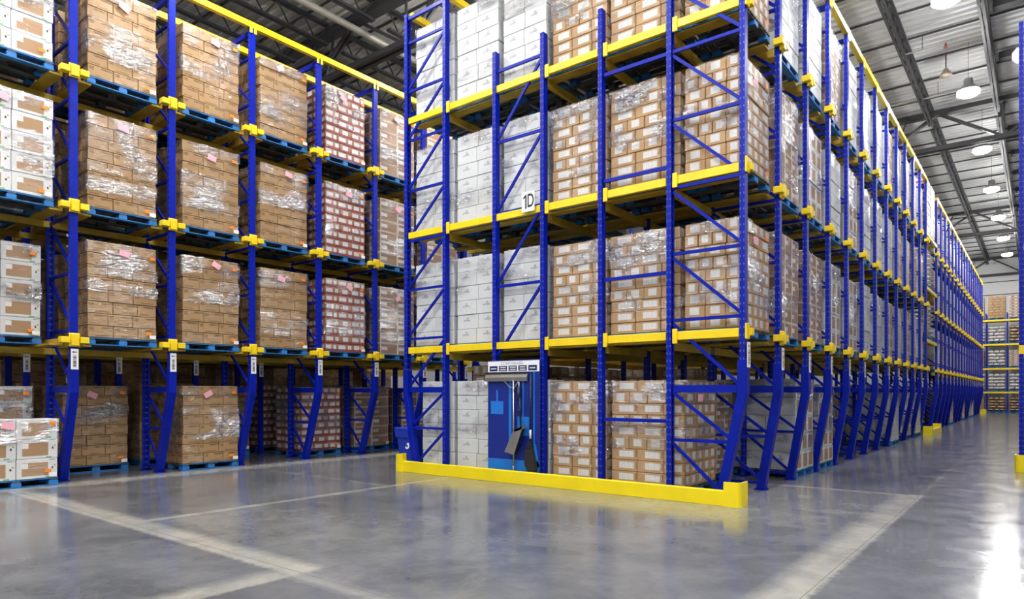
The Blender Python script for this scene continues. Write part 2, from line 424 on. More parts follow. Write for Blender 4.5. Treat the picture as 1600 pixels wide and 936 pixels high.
# bridging angles across, thick beams to the right of the aisle
bm_ = MB().box(XMIN+.1, XMAX-.1, -.022, .022, 11.42, 11.47).mesh('bridging', M['steel'])
y = 4.05; k = 0
while y < 60:
    if min(abs(y-g) for g in GY) > .5:
        thing('bridging_bar', 'thin dark bridging bar under the roof deck, %s bar counted from the viewer' % (ORD[k] if k < 20 else 'twentieth and %s' % ORD[k-20]), 'roof bar', (0, y, 0), 0, 'thin roof bridging bars', bm_)
        k += 1
    y += 1.62
pm = MB().box(-.95, XMAX-.1, -.09, .09, 11.2, 11.4).box(-.95, XMAX-.1, -.14, .14, 11.185, 11.2).mesh('roof_beam', M['steel'])
for k, y in enumerate((17.8, 21.0, 24.3, 31.2, 34.4, 37.6, 40.8, 47.6, 50.8, 54.0)):
    thing('roof_crossbeam', 'thick dark roof beam over the right rack, %s from the viewer' % ORD[k], 'roof beam', (0, y, 0), 0, 'thick roof beams over the right rack', pm)
t = thing('roof_pipe', 'long pale grey pipe running under the roof above the left rack', 'pipe', (-13.8, 0, 10.75))
link('pipe_run', MB().tube((0, 1, 0), (0, 27.5, 0), .085, 12).mesh('pipe_run', M['galv'], 0, True), t)
mb = MB()
for y in (3, 8.5, 14, 19.5, 25): mb.tube((0, y-.04, 0), (0, y+.04, 0), .1, 12)
link('coupling', mb.mesh('coupling', M['galv']), t)
mb = MB()
for y in (4, 9, 15, 21, 26): mb.bar((0, y, .08), (0, y, HC-10.75), .02, .02)
link('hanger', mb.mesh('hanger', M['steel']), t)
# sprinkler lines over the long aisle
for k, y in enumerate((18.2, 21.9, 25.6)):
    t = thing('sprinkler_pipe', 'thin pale sprinkler pipe across the roof near the nearest lamps, %s from the viewer' % ORD[k], 'pipe', (0, y, 11.05), 0, 'thin sprinkler pipes')
    link('pipe_run', MB().tube((-9, 0, 0), (-2.05, 0, 0), .022, 8).mesh('sprinkler_run', M['galv']), t)
    link('sprinkler_head', MB().tube((-2.05, 0, 0), (-2.05, 0, -.1), .03, 8).tube((-2.05, 0, -.1), (-2.05, 0, -.12), .055, 8).mesh('sprinkler_head', simple('red_brass', (.35, .06, .04), .4)), t)
    link('hanger', MB().bar((-5, 0, .02), (-5, 0, HC-11.05), .015, .015).bar((-2.6, 0, .02), (-2.6, 0, HC-11.05), .015, .015).mesh('sprinkler_hanger', M['steel']), t)
t = thing('horn_speaker', 'beige round horn speaker hanging from the roof above the long aisle', 'speaker', (-2.2, 23.6, 10.95))
link('horn', MB().lathe([(.17, -.12), (.165, -.10), (.07, .06), (.05, .10)]).mesh('horn', M['beige'], 0, True), t)
link('horn_core', MB().lathe([(.05, -.10), (.03, -.05), (.01, 0)]).mesh('horn_core', M['white'], 0, True), t)
link('hanger', MB().tube((0, 0, .09), (0, 0, HC-10.95), .015, 8).mesh('speaker_hanger', M['steel']), t)

# ------------------------------------------------------------------ lamps
LZ = 10.0
lens = MB().lathe([(.10, -.07), (.21, -.055), (.28, .0), (.275, .075)], n=24).mesh('lens', M['lens'], 0, True)
shellm = MB().lathe([(.285, .076), (.285, .09), (.24, .16), (.15, .24), (.12, .27), (.11, .42), (.05, .45)], n=24).mesh('housing', M['lamp_shell'], 0, True)
hang = MB().tube((0, 0, .45), (0, 0, HC-LZ), .006, 6).mesh('lamp_hanger', M['steel'])
def lamp(x, y, label, group):
    t = thing('high_bay_light', label, 'ceiling light', (x, y, LZ), 0, group)
    link('lens', lens, t); link('housing', shellm, t); link('hanger', hang, t)
for k, y in enumerate((17.4, 23.2, 29.0, 34.9, 40.7, 46.4, 52.0)):
    lamp(-1.62, y, 'bright round lamp hanging over the long aisle, %s from the viewer' % ORD[k], 'lamps over the long aisle')
for k, y in enumerate((11.6, 5.8, 0.0, -5.8)):
    lamp(-1.62, y, 'bright round lamp over the open floor, %s of its row from the long aisle' % ORD[k], 'lamps over the open floor')
for k, y in enumerate((1.0, 6.0, 12.0, 18.0, 24.0)):
    lamp(-10.5, y, 'bright round lamp over the left aisle, %s from the viewer' % ORD[k], 'lamps over the left aisle')
for k, (x, y) in enumerate(((4.5, 54.0), (-5.0, 54.6))):  # two out-of-view lamps added to brighten the far end loads
    lamp(x, y, 'added unseen lamp near the far end wall, %s of two' % ORD[k], 'added lamps by the end wall')
for k, (x, y) in enumerate(((-6, 3.5), (-6, -2.0), (-11.5, -5), (5, 1.5), (5, 7), (4, -5))):
    lamp(x, y, 'bright round lamp over the open floor beside the racks, %s of six' % ORD[k], 'lamps over the open floor')

# ------------------------------------------------------------------ rack components
PW, PD = .11, .068          # post width along y, depth along x
def c_profile(w, d, t=.012):
    """C channel outline in (x,y); web on +x side"""
    a, h = d/2, w/2
    return [(a, -h), (a, h), (-a, h), (-a, h-.03), (-a+t, h-.03), (-a+t, h-t), (a-t, h-t), (a-t, -h+t), (-a+t, -h+t), (-a+t, -h+.03), (-a, -h+.03), (-a, -h)]
_post = {}
def post_mesh(z0, z1, flip=1, turn=False):
    k = (round(z0, 3), round(z1, 3), flip, turn)
    if k not in _post:
        pr = [(x*flip, y) for x, y in c_profile(PW, PD)]
        if turn: pr = [(y*PD/PW, -x*PW/PD) for x, y in c_profile(PW, PD)]
        mb = MB().prism(pr, 'z', z0, z1)
        if turn:
            pass
        _post[k] = mb.mesh('upright_post', M['blue'])
    return _post[k]
plate_mesh = MB().box(-.09, .09, -.08, .08, 0, .012).box(-.075, -.055, -.065, -.045, .012, .03).box(.055, .075, .045, .065, .012, .03).mesh('base_plate', M['blue2'])
_leg = {}
def leg_mesh(slant, bend=1.42, w=.125, d=.12):
    """slanted reinforced lower leg: top at (0,bend) foot at (slant,0)"""
    k = (round(slant, 3), bend)
    if k not in _leg:
        mb = MB(); b = 0
        poly = [(slant-d/2, .012), (slant+d/2, .012), (d/2, bend), (d/2, bend+.42), (-d/2, bend+.42), (-d/2, bend)]
        mb.prism(poly, 'y', -w/2, w/2)
        _leg[k] = mb.mesh('slanted_leg', M['blue2'], .006)
    return _leg[k]
def connector_mesh(sx, arm=.15):
    """yellow cross at the aisle face; sx = aisle direction"""
    mb = MB()
    x0, x1 = sorted((sx*.036, sx*.062))
    mb.box(x0, x1, -.075, .075, -.105, .105)
    xa, xb = sorted((sx*.062, sx*.10))
    mb.box(xa, xb, -.055, .055, -.09, .09)
    xa, xb = sorted((-sx*.03, sx*.105))
    for s in (-1, 1):
        ya, yb = sorted((s*.072, s*arm))
        mb.box(xa, xb, ya, yb, -.05, .045)
    return mb.mesh('beam_connector', M['yellow'], .006)
_c = MB().box(.036, .06, -.06, .06, -.10, .10).box(-.03, .085, .058, .16, -.05, .045)
CORNER = _c.mesh('beam_connector', M['yellow'], .005)
CONN = {1: connector_mesh(1), -1: connector_mesh(-1)}
CONN_WIDE = connector_mesh(1, .195)
_rail = {}
def rail_mesh(L, side, flat=False):
    """pallet rail along -x from 0 to -L; ledge toward side"""
    k = (round(L, 3), side, flat)
    if k not in _rail:
        mb = MB()
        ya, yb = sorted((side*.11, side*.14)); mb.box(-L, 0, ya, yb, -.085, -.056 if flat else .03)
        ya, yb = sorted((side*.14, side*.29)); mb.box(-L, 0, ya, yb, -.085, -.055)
        _rail[k] = mb.mesh('pallet_rail', M['yellow_shaded'])
    return _rail[k]
card = MB().box(-.003, .003, -.052, .052, -.16, .16)
card_m = card.mesh('location_card', M['white'])
def card_print():
    mb = MB(); x0, x1 = .003, .005
    mb.box(x0, x1, -.03, .03, .105, .115).prism([(-.035, .11), (-.012, .128), (-.012, .092)], 'x', x0, x1)
    z = .06
    rr = random.Random(3)
    while z > -.12:
        h = rr.choice((.006, .01, .016)); mb.box(x0, x1, -.022, .022, z-h, z); z -= h + rr.choice((.006, .009, .014))
    return mb.mesh('card_print', M['ink'])
cardp_m = card_print()

ZB = [.10, .78, 1.47, 2.40, 3.30, 4.20, 5.12, 6.05, 6.95, 7.85]
def leg_x(xo, slant, z, bend=1.42):
    return xo if z >= bend else xo + slant*(1 - z/bend)
def frame_bracing(root, xo, xi, y, slant, top, z_list=ZB, merged=None, low=True):
    """xo: outer post x, xi: inner post x. zigzag in the plane Y=y"""
    zs = [z for z in z_list if z < top-.1]
    so = math.copysign(.04, xi-xo)
    def put(nm, mb):
        if merged is not None:
            bb = len(merged.v); merged.v += mb.v
            for f, m in zip(mb.f, mb.mi): merged.quad(tuple(bb+i for i in f), m)
        else: link(nm, mb.mesh(nm, M['blue2']), root)
    for i, z in enumerate(zs):
        if i == 0 and not low: continue
        h = .10 if abs(z-1.47) < .02 else .042
        put('horizontal_brace', MB().bar((leg_x(xo, slant, z)+so, y, z), (xi-so, y, z), .035, h))
    for i in range(len(zs)-1):
        za, zb = zs[i], zs[i+1]
        put('diagonal_brace', MB().bar((leg_x(xo, slant, za)+so, y, za+.05), (xi-so, y, zb-.05), .03, .042))

def add_post(root, x, y, z1, flip=1, z0=.012, nm='upright_post', turn=False):
    return link(nm, post_mesh(z0, z1, flip, turn), root, (x, y, 0))
def add_plate(root, x, y): link('base_plate', plate_mesh, root, (x, y, 0))

# ---- left rack
def aisle_frame(root, xo, y, sx, slant, top, levels, depth=1.0, braced=True, merged=None, cards=True, conn=None):
    """one frame at line y facing an aisle toward sx"""
    xi = xo - sx*depth
    add_post(root, xo, y, top, sx, 1.38)
    link('slanted_leg', leg_mesh(-sx*slant), root, (xo, y, 0)); add_plate(root, xo - sx*slant, y)
    add_post(root, xi, y, top, -sx); add_plate(root, xi, y)
    if braced: frame_bracing(root, xo, xi, y, -sx*slant, top, merged=merged)
    for L in levels: link('beam_connector', conn or CONN[sx], root, (xo, y, L))
    if cards:
        c = link('location_card', card_m, root, (xo+sx*.0655, y, levels[0]-.30), 0 if sx > 0 else math.pi)
        link('card_print', cardp_m, c)

left = thing('pallet_rack', 'long blue and yellow pallet rack along the left side of the left aisle', 'rack', (0, 0, 0))
SLL = .46
mbr = MB()
for k, y in enumerate(YL):
    aisle_frame(left, XL, y, 1, SLL, TOPL-.04, LEV_L, 1.0, True, None if k < 7 else mbr, True, CONN_WIDE)
    for L in LEV_L:
        for s in (-1, 1):
            if k < 8: link('pallet_rail', rail_mesh(5.6, s), left, (XL-.10, y, L))
    for xx in (XL-2.2, XL-3.2):
        add_post(left, xx, y, TOPL-.04)
        if k < 7 and xx > XL-3:
            link('beam_connector', CONN[1], left, (xx, y, LEV_L[0]))
            c = link('location_card', card_m, left, (xx+.0395, y, LEV_L[0]-.30)); link('card_print', cardp_m, c)
stuff(link('far_bracing', mbr.mesh('far_bracing', M['blue2']), left))
def tie(root, x, ya, yb, ys, z, sx):
    link('tie_beam', MB().box(x-.045, x+.045, ya, yb, z-.05, z+.06).mesh('tie_beam', M['yellow']), root)
    pm_ = MB().box(-.006, .006, -.025, .025, -.16, .05).mesh('tie_plate', M['yellow'])
    for y in ys:
        for d in (-.045, .045): link('tie_plate', pm_, root, (x+sx*.053, y+d, z))
tie(left, XL, YL[0]-1, YL[-1], YL, TOPL, 1)
tie(left, XL-1.0, YL[0]-1, YL[-1], YL, TOPL, 1)
for L in LEV_L:
    for xx in (XL-1.0, XL-2.2):
        link('cross_beam', MB().box(xx-.035, xx+.035, YL[0]-1, YL[-1], L-.19, L-.09).mesh('cross_beam', M['yellow_shaded']), left)
link('cross_beam', MB().box(XL-5.56, XL-5.48, YL[0]-1, YL[-1], LEV_L[0]-.27, LEV_L[0]+.04).mesh('cross_beam', M['yellow_shaded']), left)
for k, y in enumerate(YL[:8]):
    link('top_strut', MB().box(XL-.95, XL-.05, y-.03, y+.03, TOPL-.17, TOPL-.09).mesh('top_strut', M['blue2']), left)

# ---- centre rack
centre = thing('pallet_rack', 'blue and yellow pallet rack in the middle, its end behind the long yellow guard', 'rack', (0, 0, 0))
SLR = .24
mbr = MB()
XI = XR - 1.0
for k, y in enumerate(YC):
    tall = 9.6 if k == 0 else TOP-.04
    aisle_frame(centre, XR, y, 1, .30 if k == 0 else SLR, tall, [l for l in LEV_C], 1.0, True, None if k < 9 else mbr, True, CORNER if k == 0 else None)
    for xx in ((-5.04, -7.05, XW) if k else ()):
        add_post(centre, xx, y, 7.05 if k else 7.0)
        if 0 < k < 6: link('beam_connector', CONN[1], centre, (xx, y, LEV_C[0]))
    for L in LEV_C:
        for s in (-1, 1):
            if (k == 0 and s < 0) or (k == 12 and s > 0): continue
            link('pallet_rail', rail_mesh(6.0, s, k == 0), centre, (XR-.10, y, L))
stuff(link('far_bracing', mbr.mesh('far_bracing', M['blue2']), centre))
# end frames
add_post(centre, XW, D0, TOP-.04, -1, 1.38); link('slanted_leg', leg_mesh(.24), centre, (XW, D0, 0)); add_plate(centre, XW+.24, D0)
add_post(centre, -8.19, D0, 9.6); add_plate(centre, -8.19, D0)
frame_bracing(centre, XW, -8.19, D0, .24, TOP, low=False)
link('top_strut', MB().bar((XW, D0, 8.3), (-8.19, D0, 8.32), .05, .06).mesh('top_strut', M['blue2']), centre)
for xx in (-7.05, -6.08, -5.04):
    add_post(centre, xx, D0, 7.02); add_plate(centre, xx, D0)
ZM = [1.98, 3.16, 4.36, 5.53, 6.70]
for z in ZM[1:]: link('horizontal_brace', MB().bar((-7.0, D0, z), (-6.13, D0, z), .035, .045).mesh('horizontal_brace', M['blue2']), centre)
for a, b in zip(ZM, ZM[1:]):
    link('diagonal_brace', MB().bar((-7.0, D0, a+.06), (-6.13, D0, b-.06), .03, .042).mesh('diagonal_brace', M['blue2']), centre)
for z in (1.03, 3.06, 4.50, 6.05):
    link('row_spacer', MB().bar((-4.99, D0, z), (XI-.05, D0, z), .035, .05).mesh('row_spacer', M['blue2']), centre)
# front beams
for L in LEV_C:
    for xa, xb in ((XW+.05, -8.24), (-8.14, -6.13), (-6.03, -5.09), (-4.99, XI-.05), (XI+.05, XR-.05)):
        mb = MB().box(xa, xb, D0-.03, D0+.03, L-.07, L+.045)
        if xa > -9: mb.box(xa, xa+.07, D0-.055, D0-.03, L-.12, L+.08)
        link('end_beam', mb.mesh('end_beam', M['yellow'], .006), centre)
    for xx in (-8.19, -6.08, -5.04, XI):
        link('cross_beam', MB().box(xx-.03, xx+.03, D0+.05, YC[-1], L-.20, L-.09).mesh('cross_beam', M['yellow_shaded']), centre)
tie(centre, XR, YC[0]-.3, YC[-1]+.06, YC[1:], TOP, 1)
tie(centre, XW, YC[0]+.1, YC[-1]+.06, YC[1:], TOP, -1)
tie(centre, -8.19, YC[0]+.1, YC[-1]+.06, YC[1:], TOP, -1)
for k, y in enumerate(YC):
    link('top_strut', MB().box(XI+.05, XR-.05, y-.03, y+.03, TOP-.19, TOP-.11).mesh('top_strut', M['blue2']), centre)

# ---- selective bay bridging the tunnel and the far rack
LEV_T = [3.2, 4.95, 6.75]
far = thing('pallet_rack', 'blue and yellow pallet rack continuing down the long aisle beyond the bagged goods', 'rack', (0, 0, 0))
fb = MB()
for k, y in enumerate(YF):
    aisle_frame(far, XR, y, 1, SLR, TOP-.04, LEV_C, 1.0, True, fb)
stuff(link('bracing', fb.mesh('bracing', M['blue2']), far))
tie(far, XR, YF[0], YF[-1], YF, TOP, 1)
for L in LEV_C:
    for s in (0, 1.0):
        link('cross_beam', MB().box(XR-s-.12-.04, XR-s-.12+.04, YF[0]+.08, YF[-1], L-.16, L-.06).mesh('cross_beam', M['yellow_shaded']), far)
for L in LEV_T:
    link('tunnel_beam', MB().box(XR-.03, XR+.03, YC[-1]+.06, YF[0]-.06, L-.11, L).mesh('tunnel_beam', M['yellow'], .006), far)
    link('tunnel_beam', MB().box(XI-.03, XI+.03, YC[-1]+.06, YF[0]-.06, L-.11, L).mesh('tunnel_beam', M['yellow'], .006), far)
    link('end_beam', MB().box(XI+.05, XR-.05, YF[0]-.09, YF[0]-.055, L-.1, L).mesh('end_beam', M['yellow']), far)

# ---- rack against the end wall
endr = thing('pallet_rack', 'blue and yellow pallet rack across the far end wall', 'rack', (0, 0, 0))
YE = 57.0
LEV_E = [1.47, 3.1, 4.77, 6.44]
XE = [-6.55, -5.35, -4.15, -2.95, -1.78, -.60, .6, 1.8]
for x in XE:
    add_post(endr, x, YE, 6.9); add_post(endr, x, YE+1.0, 6.9)
    mb = MB()
    frame = [(YE, YE+1.0)]
    for a, b in zip(ZB, ZB[1:]):
        if b > 6.8: break
        mb.bar((x, YE+.04, a), (x, YE+.96, b), .03, .04)
    link('bracing', mb.mesh('bracing', M['blue2']), endr)
for L in LEV_E:
    link('front_beam', MB().box(XE[0], XE[-1], YE-.085, YE-.045, L-.12, L).mesh('front_beam', M['yellow']), endr)
    link('rear_beam', MB().box(XE[0], XE[-1], YE+1.045, YE+1.085, L-.12, L).mesh('rear_beam', M['yellow']), endr)

# ---- rack on the right side of the aisle: only its corner enters the picture
right = thing('pallet_rack', 'blue pallet rack whose corner post stands at the right edge of the picture', 'rack', (0, 0, 0))
XQ = -.27; YQ = [15.3 + 1.437*k for k in range(6)]
for k, y in enumerate(YQ):
    add_post(right, XQ, y, 8.15); add_plate(right, XQ, y)
    add_post(right, XQ+1.0, y, 8.15)
    if k < 2: frame_bracing(right, XQ+1.0, XQ, y, 0, 8.1)
    for L in (LEV_C if k else LEV_C[:1]): link('beam_connector', MB().box(-.036, .05, -.057, .057, -.08, .08).mesh('beam_connector', M['yellow']), right, (XQ, y, L))
    for L in LEV_C:
        for s in (-1, 1):
            o = link('pallet_rail', rail_mesh(1.6, s), right, (XQ+1.75, y, L))

# ------------------------------------------------------------------ guards
def guard(label, loc, rz, L, group):
    """rail along local x from 0 to L, front toward -y"""
    t = thing('rack_guard', label, 'guard', loc, rz, group)
    link('guard_rail', MB().prism([(0, 0), (0, .19), (.02, .20), (.035, .20), (.035, .03), (.22, .03), (.22, 0)], 'x', .02, L-.02).mesh('guard_rail', M['guardy'], .004), t)
    for x0, x1, sgn in ((0, .2, 1), (L-.21, L, -1)):
        n = 6; r = .07
        poly = [(x0, .0), (x1, 0)]
        # plan outline of an angle with rounded outer corner
        out = []
        if sgn > 0:
            out = [(x1, -.012), (x0+r, -.012)] + [(x0+r-r*math.sin(a), -.012+r-r*math.cos(a)) for a in [math.pi/2*i/n for i in range(1, n+1)]] + [(x0, .26), (x0+.02, .26), (x0+.02, .06), (x0+.06, .02), (x1, .02)]
        else:
            out = [(x0, -.012), (x1-r, -.012)] + [(x1-r+r*math.sin(a), -.012+r-r*math.cos(a)) for a in [math.pi/2*i/n for i in range(1, n+1)]] + [(x1, .26), (x1-.02, .26), (x1-.02, .06), (x1-.06, .02), (x0, .02)]
        link('end_post', MB().prism(out, 'z', 0, .305).mesh('end_post', M['guardy']), t)
    mb = MB()
    x = .6
    while x < L-.3:
        mb.tube((x, .13, .03), (x, .13, .045), .016, 8); x += .75
    link('anchor_bolt', mb.mesh('anchor_bolt', M['grey']), t)
    return t
guard('long yellow floor guard along the end of the middle rack', (-9.17, 8.19, 0), 0, 6.28, None)
guard('short yellow floor guard halfway down the long aisle below the bagged goods', (XR+.17, YC[-1]+.09, 0), R(90), 2.6, None)
guard('small yellow floor guard at the far end of the long aisle', (XR+.15, YF[-1]+.15, 0), R(90), 1.2, None)
guard('yellow floor guard at the foot of the post on the right picture edge', (XQ-.09, YQ[0]-.35, 0), 0, 1.4, None)

# ------------------------------------------------------------------ pallets
_pal = {}
def pallet_meshes(W, Dp):
    k = (round(W, 3), round(Dp, 3))
    if k not in _pal:
        top = MB(); n = 7; bw = Dp/n*.72
        for i in range(n):
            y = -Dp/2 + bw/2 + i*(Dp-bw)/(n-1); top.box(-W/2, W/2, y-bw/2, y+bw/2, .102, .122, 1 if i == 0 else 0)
        bot = MB()
        for i in range(3):
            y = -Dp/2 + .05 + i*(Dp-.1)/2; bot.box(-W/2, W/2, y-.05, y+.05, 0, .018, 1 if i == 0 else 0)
        st = []
        for i in range(3):
            x = -W/2 + .065 + i*(W-.13)/2; mb = MB()
            for j in range(3):
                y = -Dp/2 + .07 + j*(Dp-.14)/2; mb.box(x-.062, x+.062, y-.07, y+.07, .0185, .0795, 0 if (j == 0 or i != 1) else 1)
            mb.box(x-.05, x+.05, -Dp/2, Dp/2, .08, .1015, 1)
            st.append(mb.mesh('stringer', [M['pallet_end'], M['pallet_shaded']]))
        _pal[k] = (top.mesh('top_boards', [M['pallet_shaded'], M['pallet']]), bot.mesh('bottom_boards', [M['pallet_shaded'], M['pallet']]), st)
    return _pal[k]
_pals = {}
def pallet(W, Dp, loc, rz, label, group, detail=True):
    top, bot, st = pallet_meshes(W, Dp)
    if not detail:
        k = (round(W, 3), round(Dp, 3))
        if k not in _pals:
            mb = MB()
            for i in range(7):
                bw = Dp/7*.72; y = -Dp/2 + bw/2 + i*(Dp-bw)/6; mb.box(-W/2, W/2, y-bw/2, y+bw/2, .10, .122)
            for i in range(3):
                x = -W/2 + .065 + i*(W-.13)/2; mb.box(x-.05, x+.05, -Dp/2, Dp/2, .018, .10)
                y = -Dp/2 + .05 + i*(Dp-.1)/2; mb.box(-W/2, W/2, y-.05, y+.05, 0, .018)
            _pals[k] = mb.mesh('pallet', M['pallet'])
        return thing('pallet', label, 'pallet', loc, rz, group, _pals[k])
    t = thing('pallet', label, 'pallet', loc, rz, group)
    link('top_boards', top, t); link('bottom_boards', bot, t)
    for s in st: link('stringer', s, t)
    return t

# ------------------------------------------------------------------ cartons and loads
_ct = {}
def carton_mesh(ct, w, d, h):
    k = (ct, round(w, 2), round(d, 2), round(h, 3))
    if k in _ct: return _ct[k]
    w, d = k[1], k[2]
    long, short = M.get(ct+'_l'), M.get(ct+'_s', M.get(ct+'_l'))
    bm = bmesh.new()
    bmesh.ops.create_cube(bm, size=1.0)
    for v in bm.verts: v.co = (v.co.x*(w-.006), v.co.y*(d-.006), (v.co.z+.5)*(h-.004))
    bmesh.ops.bevel(bm, geom=bm.edges[:], offset=.007, segments=1, affect='EDGES')
    uvl = bm.loops.layers.uv.new('UVMap')
    for f in bm.faces:
        n = f.normal; ax = max(range(3), key=lambda i: abs(n[i]))
        if abs(abs(n[0])-abs(n[1])) < .1: ax = 1
        for l in f.loops:
            c = l.vert.co
            if ax == 1: uv = ((c.x/w+.5) if n.y < 0 else (.5-c.x/w), c.z/h)
            elif ax == 0: uv = ((c.y/d+.5) if n.x > 0 else (.5-c.y/d), c.z/h)
            else: uv = (-1, -1)
            l[uvl].uv = uv
        size = w if ax == 1 else d
        f.material_index = 0 if size > (.30 if ct in 'FBAC' else .40) else 1
        if ct == 'D' and ax == 0: f.material_index = 2
        if ct == 'D' and ax == 1: f.material_index = 0 if w > .4 else 1
    me = bpy.data.meshes.new('carton'); bm.to_mesh(me); bm.free()
    me.materials.append(long); me.materials.append(short); me.materials.append(M['E_l'])
    _ct[k] = me
    return me

def layers_of(ct, W, rows):
    """list of (front column widths as fractions, depth of front row, side column count)"""
    out = []
    for r in range(rows):
        if ct == 'A':
            out.append(((.28, .36, .36), .36, 2) if r % 2 else ((.36, .36, .28), .27, 2))
        elif ct == 'F':
            big = (rows-1-r) in (0, 2, 4, 6, 7, 8)
            out.append(((.37, .36, .27), .21, 4) if big else ((.25, .25, .25, .25), .34, 2))
        elif ct == 'B':
            out.append(((.36, .28, .36), .30, 2) if r % 2 else ((.30, .40, .30), .40, 2))
        elif ct == 'C': out.append(((1/3,)*3, .36, 2))
        elif ct == 'c': out.append(((.5,)*2, .36, 2))
        elif ct == 'D': out.append(((.5, .5), .42, 1))
        elif ct == 'd': out.append(((1/3,)*3, .5, 1))
        elif ct == 'E': out.append(((.52, .48) if r % 2 else (.48, .52), .4, 2))
        elif ct == 'J': out.append(((.5, .5), .4, 1))
        else: out.append(((.5, .5), .5, 1))
    return out
ROWS = {'A': 8, 'F': 9, 'B': 9, 'C': 7, 'c': 6, 'D': 5, 'd': 5, 'E': 6, 'J': 7, 'G': 8, 'H': 7}
BASE = {'c': 'C', 'd': 'D'}

def sack_mesh(ct, w, d, h):
    k = ('sack', ct, round(w, 2), round(d, 2), round(h, 2))
    if k in _ct: return _ct[k]
    mb = MB(); nx, ny = 8, 6
    def pt(i, j, top):
        u, v = i/nx*2-1, j/ny*2-1
        e = (1-abs(u)**4)*(1-abs(v)**4)
        return (u*w/2, v*d/2, h*.5 + (h*.58*e**.5 if top else -h*.45*e**.5))
    for top in (0, 1):
        b = len(mb.v)
        for j in range(ny+1):
            for i in range(nx+1): mb.v.append(pt(i, j, top))
        for j in range(ny):
            for i in range(nx):
                a = b+j*(nx+1)+i; mb.quad((a, a+1, a+nx+2, a+nx+1))
    me = mb.mesh('sack', M[ct+'_l'], 0, True)
    uvl = me.uv_layers.new(name='UVMap')
    for l in me.loops:
        c = me.vertices[l.vertex_index].co; uvl.data[l.index].uv = (c.x/w+.5, c.z/h)
    _ct[k] = me
    return me

_film = {}
def film_mesh(W, Dp, H, side, var):
    k = (round(W, 2), round(Dp, 2), round(H, 2), side, var)
    if k in _film: return _film[k]
    rr = random.Random(var*131 + int(H*10)*7 + ord(side))
    mb = MB()
    path = []                                   # plan path around the visible faces
    o = .016
    n = 14
    if side in ('L', 'B'):
        for i in range(n+1): path.append((-W/2-o, Dp/2 - Dp*i/n))
    else: path.append((-W/2, -Dp/2-o))
    for i in range(1, n+1): path.append((-W/2 + W*i/n, -Dp/2-o))
    if side in ('R', 'B'):
        for i in range(1, n+1): path.append((W/2+o, -Dp/2 + Dp*i/n))
    ph = rr.random()*6; meshes = []
    bands = [(H*.88, H*1.0+.002, 0.0)]
    for q in range(4):
        z = rr.uniform(.18, .78)*H; hh = rr.uniform(.16, .42)
        bands.append((z, z+hh, rr.uniform(-.16, .16)))
    for (z0, z1, sl) in bands:
        mb = MB(); b = 0; m_ = len(path)
        for i, (x, y) in enumerate(path):
            t = i/(m_-1)
            for j in range(4):
                z = z0 + (z1-z0)*j/3 + sl*t + .012*math.sin(ph + i*1.7 + j)
                z = max(.004, min(H+.004, z))
                w = .004*math.sin(i*2.3+j*1.9+ph)
                fx = 1 if abs(y) <= Dp/2 - 1e-4 else 0
                mb.v.append((x + (math.copysign(w, x) if abs(x) > W/2 else 0), y - (w if y < -Dp/2 else 0), z))
        for i in range(m_-1):
            for j in range(3):
                a = b+i*4+j; mb.quad((a, a+4, a+5, a+1))
        ph += 1.3
        meshes.append(mb.mesh('stretch_wrap', M['film'], 0, True))
    _film[k] = meshes
    return meshes

def tagm(nm, w, h, mat):
    k = ('tag', nm)
    if k not in _ct: _ct[k] = MB().box(-w/2, w/2, -.002, .002, -h/2, h/2).mesh(nm, mat)
    return _ct[k]
_simple = {}
NAMES = {'A': ('carton_load', 'load'), 'F': ('carton_load', 'load'), 'B': ('carton_load', 'load'), 'C': ('carton_load', 'load'), 'c': ('carton_load', 'load'), 'D': ('box_load', 'load'), 'd': ('box_load', 'load'), 'E': ('carton_load', 'load'), 'J': ('carton_load', 'load'), 'G': ('sack_load', 'load'), 'H': ('sack_load', 'load')}
LOOK = {'A': 'plain brown carton load', 'F': 'white-labelled brown carton load', 'B': 'red-banded carton load', 'C': 'pale-taped brown carton load', 'c': 'pale-taped brown carton load', 'D': 'white box load with brown windows', 'd': 'white box load with brown windows', 'E': 'white carton load', 'J': 'green-printed pale carton load', 'G': 'white sack load', 'H': 'brown sack load'}
rnd = random.Random(11)
